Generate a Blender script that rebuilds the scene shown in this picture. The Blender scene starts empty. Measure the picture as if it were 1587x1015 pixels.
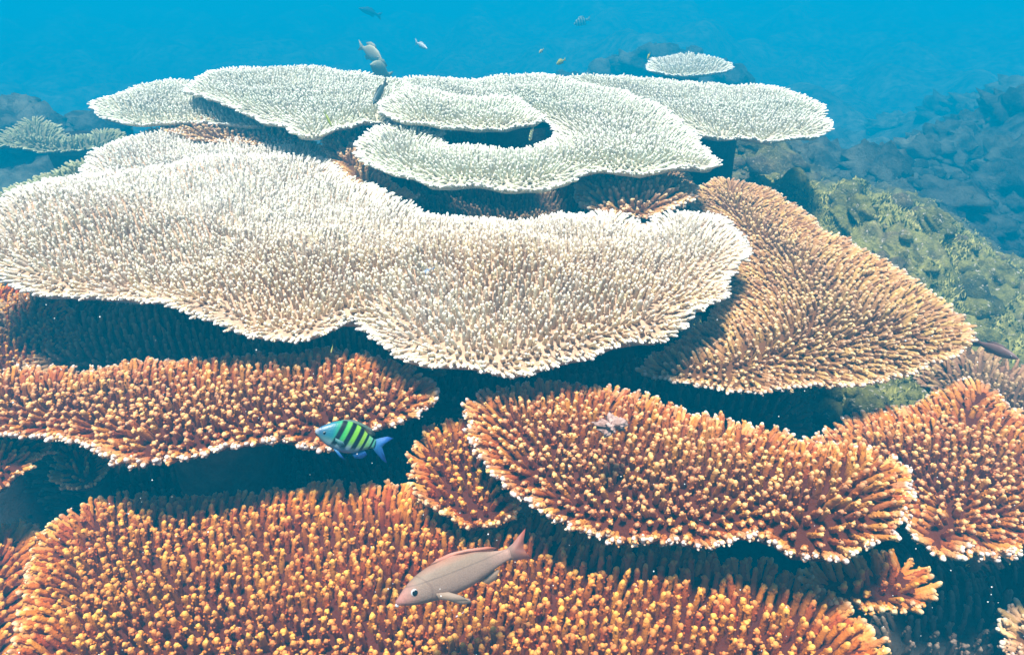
import bpy, math, random
import numpy as np
from mathutils import Vector, Matrix

random.seed(7)
rng = np.random.default_rng(11)
scene = bpy.context.scene
COL = scene.collection

# ------------------------------------------------------------------ camera
IMG_W, IMG_H = 1587.0, 1015.0
CAM_Z = 2.4
PITCH = math.radians(28.0)
HFOV = math.radians(65.0)
FPX = IMG_W / 2 / math.tan(HFOV / 2)
cam_data = bpy.data.cameras.new('camera')
cam_data.sensor_width = 36.0
cam_data.lens = 18.0 / math.tan(HFOV / 2)
cam_data.clip_start = 0.02
cam_data.clip_end = 500.0
cam = bpy.data.objects.new('camera', cam_data)
cam.location = (0, 0, CAM_Z)
cam.rotation_euler = (math.pi / 2 - PITCH, 0, 0)
COL.objects.link(cam)
scene.camera = cam

# ------------------------------------------------------------------ sky, sun, exposure
TO_SUN = Vector((-0.08, -0.12, 1.0)).normalized()
world = bpy.data.worlds.new('World')
scene.world = world
world.use_nodes = True
wn = world.node_tree
wn.nodes.clear()
w_out = wn.nodes.new('ShaderNodeOutputWorld')
w_bg = wn.nodes.new('ShaderNodeBackground')
w_sky = wn.nodes.new('ShaderNodeTexSky')
w_sky.sky_type = 'NISHITA'
w_sky.sun_disc = False
w_sky.sun_elevation = math.asin(TO_SUN.z)
w_sky.sun_rotation = math.atan2(TO_SUN.x, TO_SUN.y)
w_bg.inputs['Strength'].default_value = 0.05
wn.links.new(w_sky.outputs[0], w_bg.inputs['Color'])
wn.links.new(w_bg.outputs[0], w_out.inputs['Surface'])

sun_data = bpy.data.lights.new('sun', 'SUN')
sun_data.energy = 5.0
sun_data.angle = math.radians(10)   # the rippled surface spreads the sun: soft shadows
sun_data.color = (1.0, 0.97, 0.93)
sun = bpy.data.objects.new('sun', sun_data)
sun.rotation_euler = TO_SUN.to_track_quat('Z', 'Y').to_euler()
sun.location = (0, 0, 8)
COL.objects.link(sun)

scene.view_settings.view_transform = 'Standard'
scene.view_settings.look = 'None'
scene.view_settings.gamma = 1.0
scene.view_settings.exposure = 1.15
scene.render.engine = 'CYCLES'
scene.cycles.use_denoising = True
scene.cycles.max_bounces = 6
scene.cycles.diffuse_bounces = 3
scene.cycles.volume_bounces = 0

# water (the one closed haze box, built at the end)
WATER_DENSITY = 0.10
WATER_COLOR = (0.0, 0.45, 0.76, 1)

# ------------------------------------------------------------------ helpers
cR = np.array([1.0, 0, 0])
cF = np.array([0, math.cos(PITCH), -math.sin(PITCH)])
cU = np.array([0, math.sin(PITCH), math.cos(PITCH)])


def ray(px, py):
    return cF + cR * ((px - IMG_W / 2) / FPX) - cU * ((py - IMG_H / 2) / FPX)


def at(px, py, dist):
    d = ray(px, py)
    p = np.array([0, 0, CAM_Z]) + d / np.linalg.norm(d) * dist
    return Vector(p)


def project(P):
    P = np.asarray(P, float)
    q = P - np.array([0, 0, CAM_Z])
    w = q @ cF
    return (IMG_W / 2 + FPX * (q @ cR) / w, IMG_H / 2 - FPX * (q @ cU) / w, w)


def perlin(x, y, seed=0):
    x = np.asarray(x, float); y = np.asarray(y, float)
    xi = np.floor(x).astype(np.int64); yi = np.floor(y).astype(np.int64)
    xf = x - xi; yf = y - yi

    def grad(ix, iy, dx, dy):
        h = (ix * 374761393 + iy * 668265263 + seed * 974711) & 0x7fffffff
        h = ((h ^ (h >> 13)) * 1274126177) & 0x7fffffff
        a = (h ^ (h >> 16)) % 4096 / 4096.0 * 2 * np.pi
        return np.cos(a) * dx + np.sin(a) * dy
    u = xf * xf * xf * (xf * (xf * 6 - 15) + 10)
    v = yf * yf * yf * (yf * (yf * 6 - 15) + 10)
    n00 = grad(xi, yi, xf, yf); n10 = grad(xi + 1, yi, xf - 1, yf)
    n01 = grad(xi, yi + 1, xf, yf - 1); n11 = grad(xi + 1, yi + 1, xf - 1, yf - 1)
    return (n00 * (1 - u) + n10 * u) * (1 - v) + (n01 * (1 - u) + n11 * u) * v


def fbm(x, y, octaves=4, seed=0, gain=0.5):
    s = 0; a = 1.0; f = 1.0
    for k in range(octaves):
        s = s + a * perlin(x * f + 13.7 * k, y * f - 7.3 * k, seed + k)
        a *= gain; f *= 2.03
    return s


def smooth01(t):
    t = np.clip(t, 0, 1)
    return t * t * (3 - 2 * t)


def mesh_obj(name, verts, faces, mat, parent=None, smooth=True, link=True):
    me = bpy.data.meshes.new(name)
    me.from_pydata([tuple(v) for v in verts], [], [tuple(f) for f in faces])
    me.update()
    if smooth:
        me.polygons.foreach_set('use_smooth', [True] * len(me.polygons))
    if mat is not None:
        me.materials.append(mat)
    o = bpy.data.objects.new(name, me)
    if link:
        COL.objects.link(o)
    if parent is not None:
        o.parent = parent
    return o


def empty(name, loc, label, cat, group=None):
    o = bpy.data.objects.new(name, None)
    o.empty_display_size = 0.05
    o.location = loc
    COL.objects.link(o)
    o['label'] = label
    o['category'] = cat
    if group:
        o['group'] = group
    return o


# ------------------------------------------------------------------ materials
def new_mat(name):
    m = bpy.data.materials.new(name)
    m.use_nodes = True
    nt = m.node_tree
    bs = nt.nodes['Principled BSDF']
    return m, nt, bs


def ramp(nt, fac, stops, interp='LINEAR'):
    r = nt.nodes.new('ShaderNodeValToRGB')
    cr = r.color_ramp
    cr.interpolation = interp
    while len(cr.elements) < len(stops):
        cr.elements.new(0.5)
    for e, (p, c) in zip(cr.elements, stops):
        e.position = p
        e.color = (*c, 1)
    nt.links.new(fac, r.inputs[0])
    return r.outputs[0]


def noise(nt, vec, scale, detail=3, rough=0.55):
    n = nt.nodes.new('ShaderNodeTexNoise')
    n.inputs['Scale'].default_value = scale
    n.inputs['Detail'].default_value = detail
    n.inputs['Roughness'].default_value = rough
    if vec is not None:
        nt.links.new(vec, n.inputs['Vector'])
    return n.outputs['Fac']


def mixc(nt, fac, a, b, blend='MIX'):
    m = nt.nodes.new('ShaderNodeMix')
    m.data_type = 'RGBA'
    m.blend_type = blend
    for sock, val in ((m.inputs[0], fac), (m.inputs[6], a), (m.inputs[7], b)):
        if isinstance(val, (int, float)):
            sock.default_value = val
        elif isinstance(val, tuple):
            sock.default_value = (*val, 1)
        else:
            nt.links.new(val, sock)
    return m.outputs[2]


def mathn(nt, op, a, b=None, clamp=False):
    m = nt.nodes.new('ShaderNodeMath')
    m.operation = op
    m.use_clamp = clamp
    for i, v in enumerate((a, b)):
        if v is None:
            continue
        if isinstance(v, (int, float)):
            m.inputs[i].default_value = v
        else:
            nt.links.new(v, m.inputs[i])
    return m.outputs[0]


def bump(nt, height, strength, dist, bs):
    b = nt.nodes.new('ShaderNodeBump')
    b.inputs['Strength'].default_value = strength
    b.inputs['Distance'].default_value = dist
    nt.links.new(height, b.inputs['Height'])
    nt.links.new(b.outputs[0], bs.inputs['Normal'])


def position(nt):
    g = nt.nodes.new('ShaderNodeNewGeometry')
    return g.outputs['Position']


def branch_material(name, base, mid, tip, patch, patch_amount=0.5, patch_scale=3.0, pale_rear=False):
    """coral branchlet: colour of the living tissue from root to growing tip, with colony-wide patches"""
    m, nt, bs = new_mat(name)
    at_ = nt.nodes.new('ShaderNodeAttribute')
    at_.attribute_name = 'along'
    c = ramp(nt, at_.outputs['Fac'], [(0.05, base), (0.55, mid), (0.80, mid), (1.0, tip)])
    pos = position(nt)
    n1 = noise(nt, pos, patch_scale, 3)
    f = ramp(nt, n1, [(0.40, (0, 0, 0)), (0.62, (1, 1, 1))])
    f = mathn(nt, 'MULTIPLY', f, patch_amount)
    if pale_rear:      # whitens the branchlets towards the rear of the colony
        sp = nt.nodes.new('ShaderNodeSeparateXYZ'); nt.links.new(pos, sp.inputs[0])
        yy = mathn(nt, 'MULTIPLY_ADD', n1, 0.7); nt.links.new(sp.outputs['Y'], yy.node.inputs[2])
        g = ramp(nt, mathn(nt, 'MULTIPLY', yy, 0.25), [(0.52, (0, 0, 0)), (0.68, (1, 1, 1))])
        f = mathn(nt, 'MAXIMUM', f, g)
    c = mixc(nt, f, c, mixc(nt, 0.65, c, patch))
    oi = nt.nodes.new('ShaderNodeObjectInfo')
    v = mathn(nt, 'MULTIPLY_ADD', oi.outputs['Random'], 0.42)
    v.node.inputs[2].default_value = 0.78
    hs = nt.nodes.new('ShaderNodeHueSaturation')
    nt.links.new(c, hs.inputs['Color'])
    nt.links.new(v, hs.inputs['Value'])
    h = mathn(nt, 'MULTIPLY_ADD', oi.outputs['Random'], 0.03)
    h.node.inputs[2].default_value = 0.485
    nt.links.new(h, hs.inputs['Hue'])
    nt.links.new(hs.outputs[0], bs.inputs['Base Color'])
    bs.inputs['Roughness'].default_value = 0.75
    bs.inputs['Specular IOR Level'].default_value = 0.15
    n2 = noise(nt, pos, 300, 2)
    bump(nt, n2, 0.7, 0.003, bs)
    return m


def plate_material(name, c1, c2, scale=14):
    m, nt, bs = new_mat(name)
    pos = position(nt)
    n1 = noise(nt, pos, scale, 5, 0.65)
    c = ramp(nt, n1, [(0.3, c1), (0.7, c2)])
    nt.links.new(c, bs.inputs['Base Color'])
    bs.inputs['Roughness'].default_value = 0.9
    bs.inputs['Specular IOR Level'].default_value = 0.1
    bump(nt, noise(nt, pos, 90, 4), 0.8, 0.01, bs)
    return m


def plain(name, col, rough=0.5, spec=0.3):
    m, nt, bs = new_mat(name)
    n1 = noise(nt, position(nt), 60, 3)
    c = mixc(nt, n1, tuple(x * 0.85 for x in col), tuple(min(1, x * 1.12) for x in col))
    nt.links.new(c, bs.inputs['Base Color'])
    bs.inputs['Roughness'].default_value = rough
    bs.inputs['Specular IOR Level'].default_value = spec
    return m


FAMILY = {}


def finger_mesh(name, mat, seed, taper, nubs, rim):
    """one branchlet, one unit long, growing along +z"""
    r_ = random.Random(seed)
    V = []; F = []; A = []
    SIDES, RINGS = 9, 9
    R0 = 0.118
    bx, by = r_.uniform(-.06, .06), r_.uniform(-.06, .06)
    ph = [r_.uniform(0, 6.28) for _ in range(6)]
    for k in range(RINGS):
        t_ = (0, .18, .36, .52, .67, .80, .89, .95, .99)[k]
        rad = R0 * (1.15 - taper * t_)
        if t_ > 0.87:
            rad *= math.sqrt(max(0.04, 1 - ((t_ - 0.87) / 0.13) ** 2))
        cx, cy = bx * t_ * t_ * 1.6, by * t_ * t_ * 1.6
        for s in range(SIDES):
            a = 2 * math.pi * (s + 0.5 * (k % 2)) / SIDES
            bumpy = 1 + 0.22 * math.sin(3 * a + 9 * t_ + ph[0]) * math.sin(14 * t_ + ph[1]) + r_.uniform(-.09, .09)
            V.append((cx + rad * bumpy * math.cos(a), cy + rad * bumpy * math.sin(a), t_))
            A.append(t_)
    for k in range(RINGS - 1):
        for s in range(SIDES):
            a, b = k * SIDES + s, k * SIDES + (s + 1) % SIDES
            c, d = (k + 1) * SIDES + (s + 1) % SIDES, (k + 1) * SIDES + s
            F.append((a, b, c, d))
    V.append((bx * 1.6, by * 1.6, 1.015)); A.append(1.0)
    top = len(V) - 1
    for s in range(SIDES):
        F.append(((RINGS - 1) * SIDES + s, (RINGS - 1) * SIDES + (s + 1) % SIDES, top))
    for n in range(nubs):
        t = r_.uniform(0.30, 0.90)
        a = n * 2.4 + r_.uniform(-.6, .6)
        el = r_.uniform(0.7, 1.15)
        L = r_.uniform(0.10, 0.17)
        rr = r_.uniform(0.045, 0.075)
        o = Vector((bx * t * t * 1.6 + 0.07 * math.cos(a), by * t * t * 1.6 + 0.07 * math.sin(a), t))
        dirv = Vector((math.cos(a) * math.cos(el), math.sin(a) * math.cos(el), math.sin(el)))
        u = dirv.orthogonal().normalized(); w = dirv.cross(u)
        b0 = len(V)
        for (tt, rs) in ((0, 1), (0.6, 0.95), (0.9, 0.6)):
            for s in range(6):
                q = o + dirv * (L * tt) + (u * math.cos(s * 1.0472) + w * math.sin(s * 1.0472)) * rr * rs
                V.append(tuple(q)); A.append(min(1.0, t * 0.9 + 0.16 * tt))
        V.append(tuple(o + dirv * L)); A.append(min(1.0, t * 0.9 + 0.2))
        for k in range(2):
            for s in range(6):
                F.append((b0 + k * 6 + s, b0 + k * 6 + (s + 1) % 6, b0 + k * 6 + 6 + (s + 1) % 6, b0 + k * 6 + 6 + s))
        for s in range(6):
            F.append((b0 + 12 + s, b0 + 12 + (s + 1) % 6, b0 + 18))
    me = bpy.data.meshes.new(name)
    me.from_pydata(V, [], F)
    me.update()
    me.polygons.foreach_set('use_smooth', [True] * len(me.polygons))
    at_ = me.attributes.new('along', 'FLOAT', 'POINT')
    at_.data.foreach_set('value', A)
    me.materials.append(mat)
    return me


def family(key, base, mid, tip, rim_mid, rim_tip, patch, plate1, plate2, taper=0.45, nubs=3, patch_amount=0.5, patch_scale=3.0, pale_rear=False):
    m1 = branch_material(key + '_branch', base, mid, tip, patch, patch_amount, patch_scale, pale_rear)
    m2 = branch_material(key + '_rim_branch', mid, rim_mid, rim_tip, patch, patch_amount * 0.4, patch_scale, pale_rear)
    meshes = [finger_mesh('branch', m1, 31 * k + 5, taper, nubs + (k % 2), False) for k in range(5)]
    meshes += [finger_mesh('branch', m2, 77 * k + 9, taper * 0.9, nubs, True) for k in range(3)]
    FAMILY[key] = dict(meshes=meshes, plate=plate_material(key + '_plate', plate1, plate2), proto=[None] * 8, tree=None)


#       key     base               mid                tip                rim mid           rim tip            patch              plate colours
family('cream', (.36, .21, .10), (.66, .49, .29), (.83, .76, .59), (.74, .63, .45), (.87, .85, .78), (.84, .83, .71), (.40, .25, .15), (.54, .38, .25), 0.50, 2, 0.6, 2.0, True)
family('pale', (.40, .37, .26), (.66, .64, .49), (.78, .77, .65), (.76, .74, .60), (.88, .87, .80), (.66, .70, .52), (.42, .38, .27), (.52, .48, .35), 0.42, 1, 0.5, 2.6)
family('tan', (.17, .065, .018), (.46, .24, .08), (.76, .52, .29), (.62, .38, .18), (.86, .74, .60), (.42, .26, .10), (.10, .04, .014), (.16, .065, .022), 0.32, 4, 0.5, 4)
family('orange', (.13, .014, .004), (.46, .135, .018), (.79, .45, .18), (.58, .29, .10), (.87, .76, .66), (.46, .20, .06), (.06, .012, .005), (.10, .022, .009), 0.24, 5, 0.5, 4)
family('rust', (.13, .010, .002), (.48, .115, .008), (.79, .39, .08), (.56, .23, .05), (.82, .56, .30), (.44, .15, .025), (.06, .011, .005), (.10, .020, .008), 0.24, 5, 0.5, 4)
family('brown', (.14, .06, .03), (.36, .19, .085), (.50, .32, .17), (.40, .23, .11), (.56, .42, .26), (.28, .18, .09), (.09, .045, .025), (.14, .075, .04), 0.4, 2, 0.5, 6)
family('dead', (.06, .035, .025), (.19, .115, .075), (.28, .19, .13), (.12, .09, .06), (.20, .16, .12), (.08, .07, .05), (.03, .025, .02), (.06, .045, .035), 0.4, 3, 0.5, 6)  # tones kept dark to paint in the shade of the deep gaps
family('olive', (.10, .10, .05), (.30, .31, .15), (.42, .42, .24), (.34, .34, .18), (.52, .52, .36), (.22, .25, .12), (.10, .10, .06), (.16, .16, .09), 0.4, 1, 0.5, 4)


def node_tree_for(key):
    fam = FAMILY[key]
    if fam['tree']:
        return fam['tree']
    ng = bpy.data.node_groups.new(key + '_branches', 'GeometryNodeTree')
    ng.interface.new_socket('Geometry', in_out='INPUT', socket_type='NodeSocketGeometry')
    ng.interface.new_socket('Geometry', in_out='OUTPUT', socket_type='NodeSocketGeometry')
    gi = ng.nodes.new('NodeGroupInput'); go = ng.nodes.new('NodeGroupOutput')
    join = ng.nodes.new('GeometryNodeJoinGeometry')

    def named(n, t):
        x = ng.nodes.new('GeometryNodeInputNamedAttribute')
        x.data_type = t
        x.inputs['Name'].default_value = n
        return x.outputs['Attribute']
    rot = named('rot', 'FLOAT_VECTOR'); scl = named('scl', 'FLOAT_VECTOR'); idx = named('idx', 'INT')
    for k in range(8):
        cmp_ = ng.nodes.new('FunctionNodeCompare')
        cmp_.data_type = 'INT'; cmp_.operation = 'EQUAL'
        ints = [s for s in cmp_.inputs if s.type == 'INT']
        ng.links.new(idx, ints[0]); ints[1].default_value = k
        oi = ng.nodes.new('GeometryNodeObjectInfo')
        oi.transform_space = 'ORIGINAL'
        oi.inputs['Object'].default_value = fam['proto'][k]
        oi.inputs['As Instance'].default_value = True
        iop = ng.nodes.new('GeometryNodeInstanceOnPoints')
        ng.links.new(gi.outputs[0], iop.inputs['Points'])
        ng.links.new(cmp_.outputs[0], iop.inputs['Selection'])
        ng.links.new(oi.outputs['Geometry'], iop.inputs['Instance'])
        e2r = ng.nodes.new('FunctionNodeEulerToRotation')
        ng.links.new(rot, e2r.inputs[0])
        ng.links.new(e2r.outputs[0], iop.inputs['Rotation'])
        ng.links.new(scl, iop.inputs['Scale'])
        ng.links.new(iop.outputs[0], join.inputs[0])
    ng.links.new(join.outputs[0], go.inputs[0])
    fam['tree'] = ng
    return ng


# ------------------------------------------------------------------ coral plates
def catmull(pts, per=6):
    pts = np.array(pts, float); n = len(pts); out = []
    for i in range(n):
        p0, p1, p2, p3 = pts[i - 1], pts[i], pts[(i + 1) % n], pts[(i + 2) % n]
        for k in range(per):
            t = k / per
            out.append(0.5 * ((2 * p1) + (-p0 + p2) * t + (2 * p0 - 5 * p1 + 4 * p2 - p3) * t * t + (-p0 + 3 * p1 - 3 * p2 + p3) * t ** 3))
    return np.array(out)


def poly_sd(P, poly):
    """signed distance (inside positive) and nearest boundary point"""
    P = np.asarray(P, float)
    a = poly; b = np.roll(poly, -1, axis=0)
    best = np.full(len(P), 1e9); near = np.zeros_like(P); ins = np.zeros(len(P), bool)
    for i in range(len(a)):
        e = b[i] - a[i]
        w = P - a[i]
        t = np.clip((w @ e) / max(e @ e, 1e-12), 0, 1)
        q = a[i] + t[:, None] * e
        d = np.hypot(P[:, 0] - q[:, 0], P[:, 1] - q[:, 1])
        m = d < best
        best[m] = d[m]; near[m] = q[m]
        c = (a[i, 1] > P[:, 1]) != (b[i, 1] > P[:, 1])
        with np.errstate(divide='ignore', invalid='ignore'):
            xc = (b[i, 0] - a[i, 0]) * (P[:, 1] - a[i, 1]) / (b[i, 1] - a[i, 1]) + a[i, 0]
        ins ^= c & (P[:, 0] < xc)
    return np.where(ins, best, -best), near


class Lobe:
    """one spreading plate: an outline on a gently tilted, wavy sheet h metres below the camera"""
    def __init__(self, outline_px, h, tilt=(0, 0), wave=0.02, wave_scale=2.2, dome=0.0, rough=0.022, holes=(), seed=0, rise=0.0, swells=()):
        self.h, self.wave, self.ws, self.dome, self.seed, self.rise = h, wave, wave_scale, dome, seed, rise
        mid = np.mean(np.array(outline_px, float), axis=0)
        z0 = CAM_Z - h
        d = ray(*mid)
        c = np.array([0, 0, CAM_Z]) + d * (h / -d[2])
        self.c = c[:2]; self.z0 = z0; self.tilt = np.array(tilt, float)

        def down(pts):
            out = []
            for (px, py) in pts:
                d = ray(px, py)
                # z0 + tilt.(xy-c) = CAM_Z + s d.z
                s = (z0 - self.tilt @ self.c - CAM_Z) / (d[2] - self.tilt @ d[:2])
                out.append(d[:2] * s)
            return np.array(out)
        self.swells = [(down([(sx, sy)])[0], amp, rad) for (sx, sy, amp, rad) in swells]
        P = catmull(down(outline_px), 6)
        # resample evenly, then roughen the growing edge
        P = self.resample(P, 0.02)
        t = np.arange(len(P)) * 0.02
        nrm = np.roll(P, -1, 0) - np.roll(P, 1, 0)
        nrm = np.stack([nrm[:, 1], -nrm[:, 0]], 1); nrm /= np.linalg.norm(nrm, axis=1)[:, None] + 1e-9
        off = rough * (perlin(t * 6, t * 0 + seed) + 0.7 * perlin(t * 17, t * 0 + seed + 5))
        self.poly = P + nrm * off[:, None]
        self.holes = [self.resample(catmull(down(hp), 6), 0.02) for hp in holes]

    @staticmethod
    def resample(P, step):
        Q = np.vstack([P, P[:1]])
        L = np.r_[0, np.cumsum(np.hypot(*np.diff(Q, axis=0).T))]
        n = max(12, int(L[-1] / step))
        s = np.linspace(0, L[-1], n, endpoint=False)
        return np.stack([np.interp(s, L, Q[:, 0]), np.interp(s, L, Q[:, 1])], 1)

    def inset(self, by):
        P = self.poly
        area = 0.5 * np.sum(P[:, 0] * np.roll(P[:, 1], -1) - np.roll(P[:, 0], -1) * P[:, 1])
        t = np.roll(P, -2, 0) - np.roll(P, 2, 0)
        n = np.stack([-t[:, 1], t[:, 0]], 1) * (1 if area > 0 else -1)
        n /= np.linalg.norm(n, axis=1)[:, None] + 1e-9
        self.poly = P + n * by

    def sd(self, P):
        d, near = poly_sd(P, self.poly)
        for hp in self.holes:
            d2, n2 = poly_sd(P, hp)
            m = -d2 < d
            near[m] = n2[m]
            d = np.minimum(d, -d2)
        return d, near

    def top(self, P, d):
        x, y = P[:, 0], P[:, 1]
        z = self.z0 + (P - self.c) @ self.tilt
        z = z + self.wave * fbm(x * self.ws, y * self.ws, 3, 40 + self.seed)
        z = z + self.dome * smooth01(np.maximum(d, 0) / 0.35) + self.rise * (1 - smooth01(np.maximum(d, 0) / 0.10))
        for (c, amp, rad) in self.swells:
            z = z + amp * np.exp(-((x - c[0]) ** 2 + (y - c[1]) ** 2) / rad ** 2)
        return z

    def build(self, name, mat, parent, cell=0.03, thick=0.09):
        lo = self.poly.min(0) - cell; hi = self.poly.max(0) + cell
        nx, ny = int((hi[0] - lo[0]) / cell) + 2, int((hi[1] - lo[1]) / cell) + 2
        gx, gy = np.meshgrid(lo[0] + np.arange(nx) * cell, lo[1] + np.arange(ny) * cell, indexing='ij')
        P = np.stack([gx.ravel(), gy.ravel()], 1)
        d, near = self.sd(P)
        keep = (d > 0).reshape(nx, ny)
        cells = keep[:-1, :-1] | keep[1:, :-1] | keep[:-1, 1:] | keep[1:, 1:]
        P = np.where((d > 0)[:, None], P, near); d = np.maximum(d, 0)
        zt = self.top(P, d)
        zb = zt - 0.012 - thick * smooth01(d / 0.45) - 0.02 * smooth01(d / 0.1) * (0.5 + fbm(P[:, 0] * 9, P[:, 1] * 9, 3, 3))
        idx = np.arange(nx * ny).reshape(nx, ny)
        ci, cj = np.nonzero(cells)
        quads = np.stack([idx[ci, cj], idx[ci + 1, cj], idx[ci + 1, cj + 1], idx[ci, cj + 1]], 1)
        used = np.unique(quads)
        remap = -np.ones(nx * ny, int); remap[used] = np.arange(len(used))
        q = remap[quads]
        N = len(used)
        V = np.vstack([np.c_[P[used], zt[used]], np.c_[P[used], zb[used]]])
        faces = [tuple(f) for f in q] + [tuple(f[::-1] + N) for f in q]
        from collections import Counter
        ec = Counter()
        for f in q:
            for a, b in ((f[0], f[1]), (f[1], f[2]), (f[2], f[3]), (f[3], f[0])):
                ec[(a, b)] += 1
        for (a, b) in ec:
            if (b, a) not in ec:
                faces.append((b, a, a + N, b + N))
        off = np.array(parent.location)
        o = mesh_obj(name, V - off, faces, mat, parent)
        return o


ALL_LOBES = []
STALK = plate_material('bare_stalk', (.05, .035, .025), (.13, .095, .065), 20)


def rot_from_dir(D, spin):
    out = np.zeros((len(D), 3))
    for i, (d, s) in enumerate(zip(D, spin)):
        q = Vector(d).to_track_quat('Z', 'Y') @ Matrix.Rotation(s, 3, 'Z').to_quaternion()
        e = q.to_euler()
        out[i] = (e.x, e.y, e.z)
    return out


def scatter(lobe, spacing, length, lean_rim=72, lean_in=10, reach=0.16, rim_step=0.6, radius=1.0, lean_dir=None, other=()):
    """branchlet roots on a plate: positions, directions, scales, rim flag"""
    lo = lobe.poly.min(0); hi = lobe.poly.max(0)
    xs = np.arange(lo[0], hi[0], spacing); ys = np.arange(lo[1], hi[1], spacing * 0.866)
    gx, gy = np.meshgrid(xs, ys, indexing='ij')
    gx = gx + (np.arange(len(ys)) % 2)[None, :] * spacing * 0.5
    P = np.stack([gx.ravel(), gy.ravel()], 1)
    P += rng.uniform(-.23, .23, P.shape) * spacing
    d, near = lobe.sd(P)
    m = d > spacing * 0.35
    for ol in other:     # no branchlets where a higher lobe of the same colony has grown over
        dd, _ = ol.sd(P)
        m &= dd < 0.06
    P, d, near = P[m], d[m], near[m]
    # growing edge
    R = []
    for poly in [lobe.poly] + lobe.holes:
        R.append(Lobe.resample(poly, spacing * rim_step))
    R = np.vstack(R); R = R + rng.uniform(-.2, .2, R.shape) * spacing
    C = lobe.sd(R + 0)[1]
    ce = np.full(len(R), 0.0)
    # outward direction at the edge from the sdf slope
    def slope(Q, e=0.012):
        return -np.stack([(lobe.sd(Q + [e, 0])[0] - lobe.sd(Q - [e, 0])[0]), (lobe.sd(Q + [0, e])[0] - lobe.sd(Q - [0, e])[0])], 1)
    gR = slope(R); gP = slope(P)
    allP = np.vstack([P, R - gR / (np.linalg.norm(gR, axis=1)[:, None] + 1e-9) * 0.012])
    alld = np.r_[d, ce]
    g = np.vstack([gP, gR])
    g = g / (np.linalg.norm(g, axis=1)[:, None] + 1e-9)
    n = len(allP)
    wide = slope(allP, 0.045)
    meet = np.clip(np.linalg.norm(wide, axis=1) / 0.09, 0, 1)
    meet = np.where(alld < 0.03, np.maximum(meet, 0.85), meet)
    lean = meet * np.radians(lean_in + (lean_rim - lean_in) * (1 - smooth01(alld / reach)) ** 1.4 + rng.normal(0, 2.5, n))
    az = np.arctan2(g[:, 1], g[:, 0]) + rng.normal(0, 0.16, n)
    D = np.stack([np.sin(lean) * np.cos(az), np.sin(lean) * np.sin(az), np.cos(lean)], 1)
    jl = rng.normal(0, 0.04, (n, 3)); D = D + jl; D[:, 2] = np.maximum(D[:, 2], -0.05); D /= np.linalg.norm(D, axis=1)[:, None]
    z = lobe.top(allP, alld) - 0.006
    L = length * rng.uniform(0.80, 1.2, n) * (1 + 0.25 * fbm(allP[:, 0] * 5, allP[:, 1] * 5, 2, 77))
    rim = np.r_[np.zeros(len(P), bool), np.ones(len(R), bool)] | ((alld < spacing * 0.9) & (rng.random(n) < 0.5))
    L = np.where(rim, L * 0.95, L)
    w = radius * rng.uniform(0.85, 1.2, n)
    S = np.stack([length * w, length * w, L], 1)
    idx = np.where(rim, 5 + rng.integers(0, 3, n), rng.integers(0, 5, n))
    return np.c_[allP, z], D, S, idx


def seen_from_camera(P, skip):
    px, py, w = project(P)
    ok = (px > 2) & (px < IMG_W - 2) & (py > 2) & (py < IMG_H - 2)
    dirs = P - np.array([0, 0, CAM_Z])
    for lb in ALL_LOBES:
        if lb in skip:
            continue
        s = -lb.h / dirs[:, 2]
        m = s < 0.985
        Q = dirs[:, :2] * s[:, None]
        d, _ = poly_sd(Q, lb.poly)
        ok &= ~(m & (d > 0))
    return ok


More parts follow.
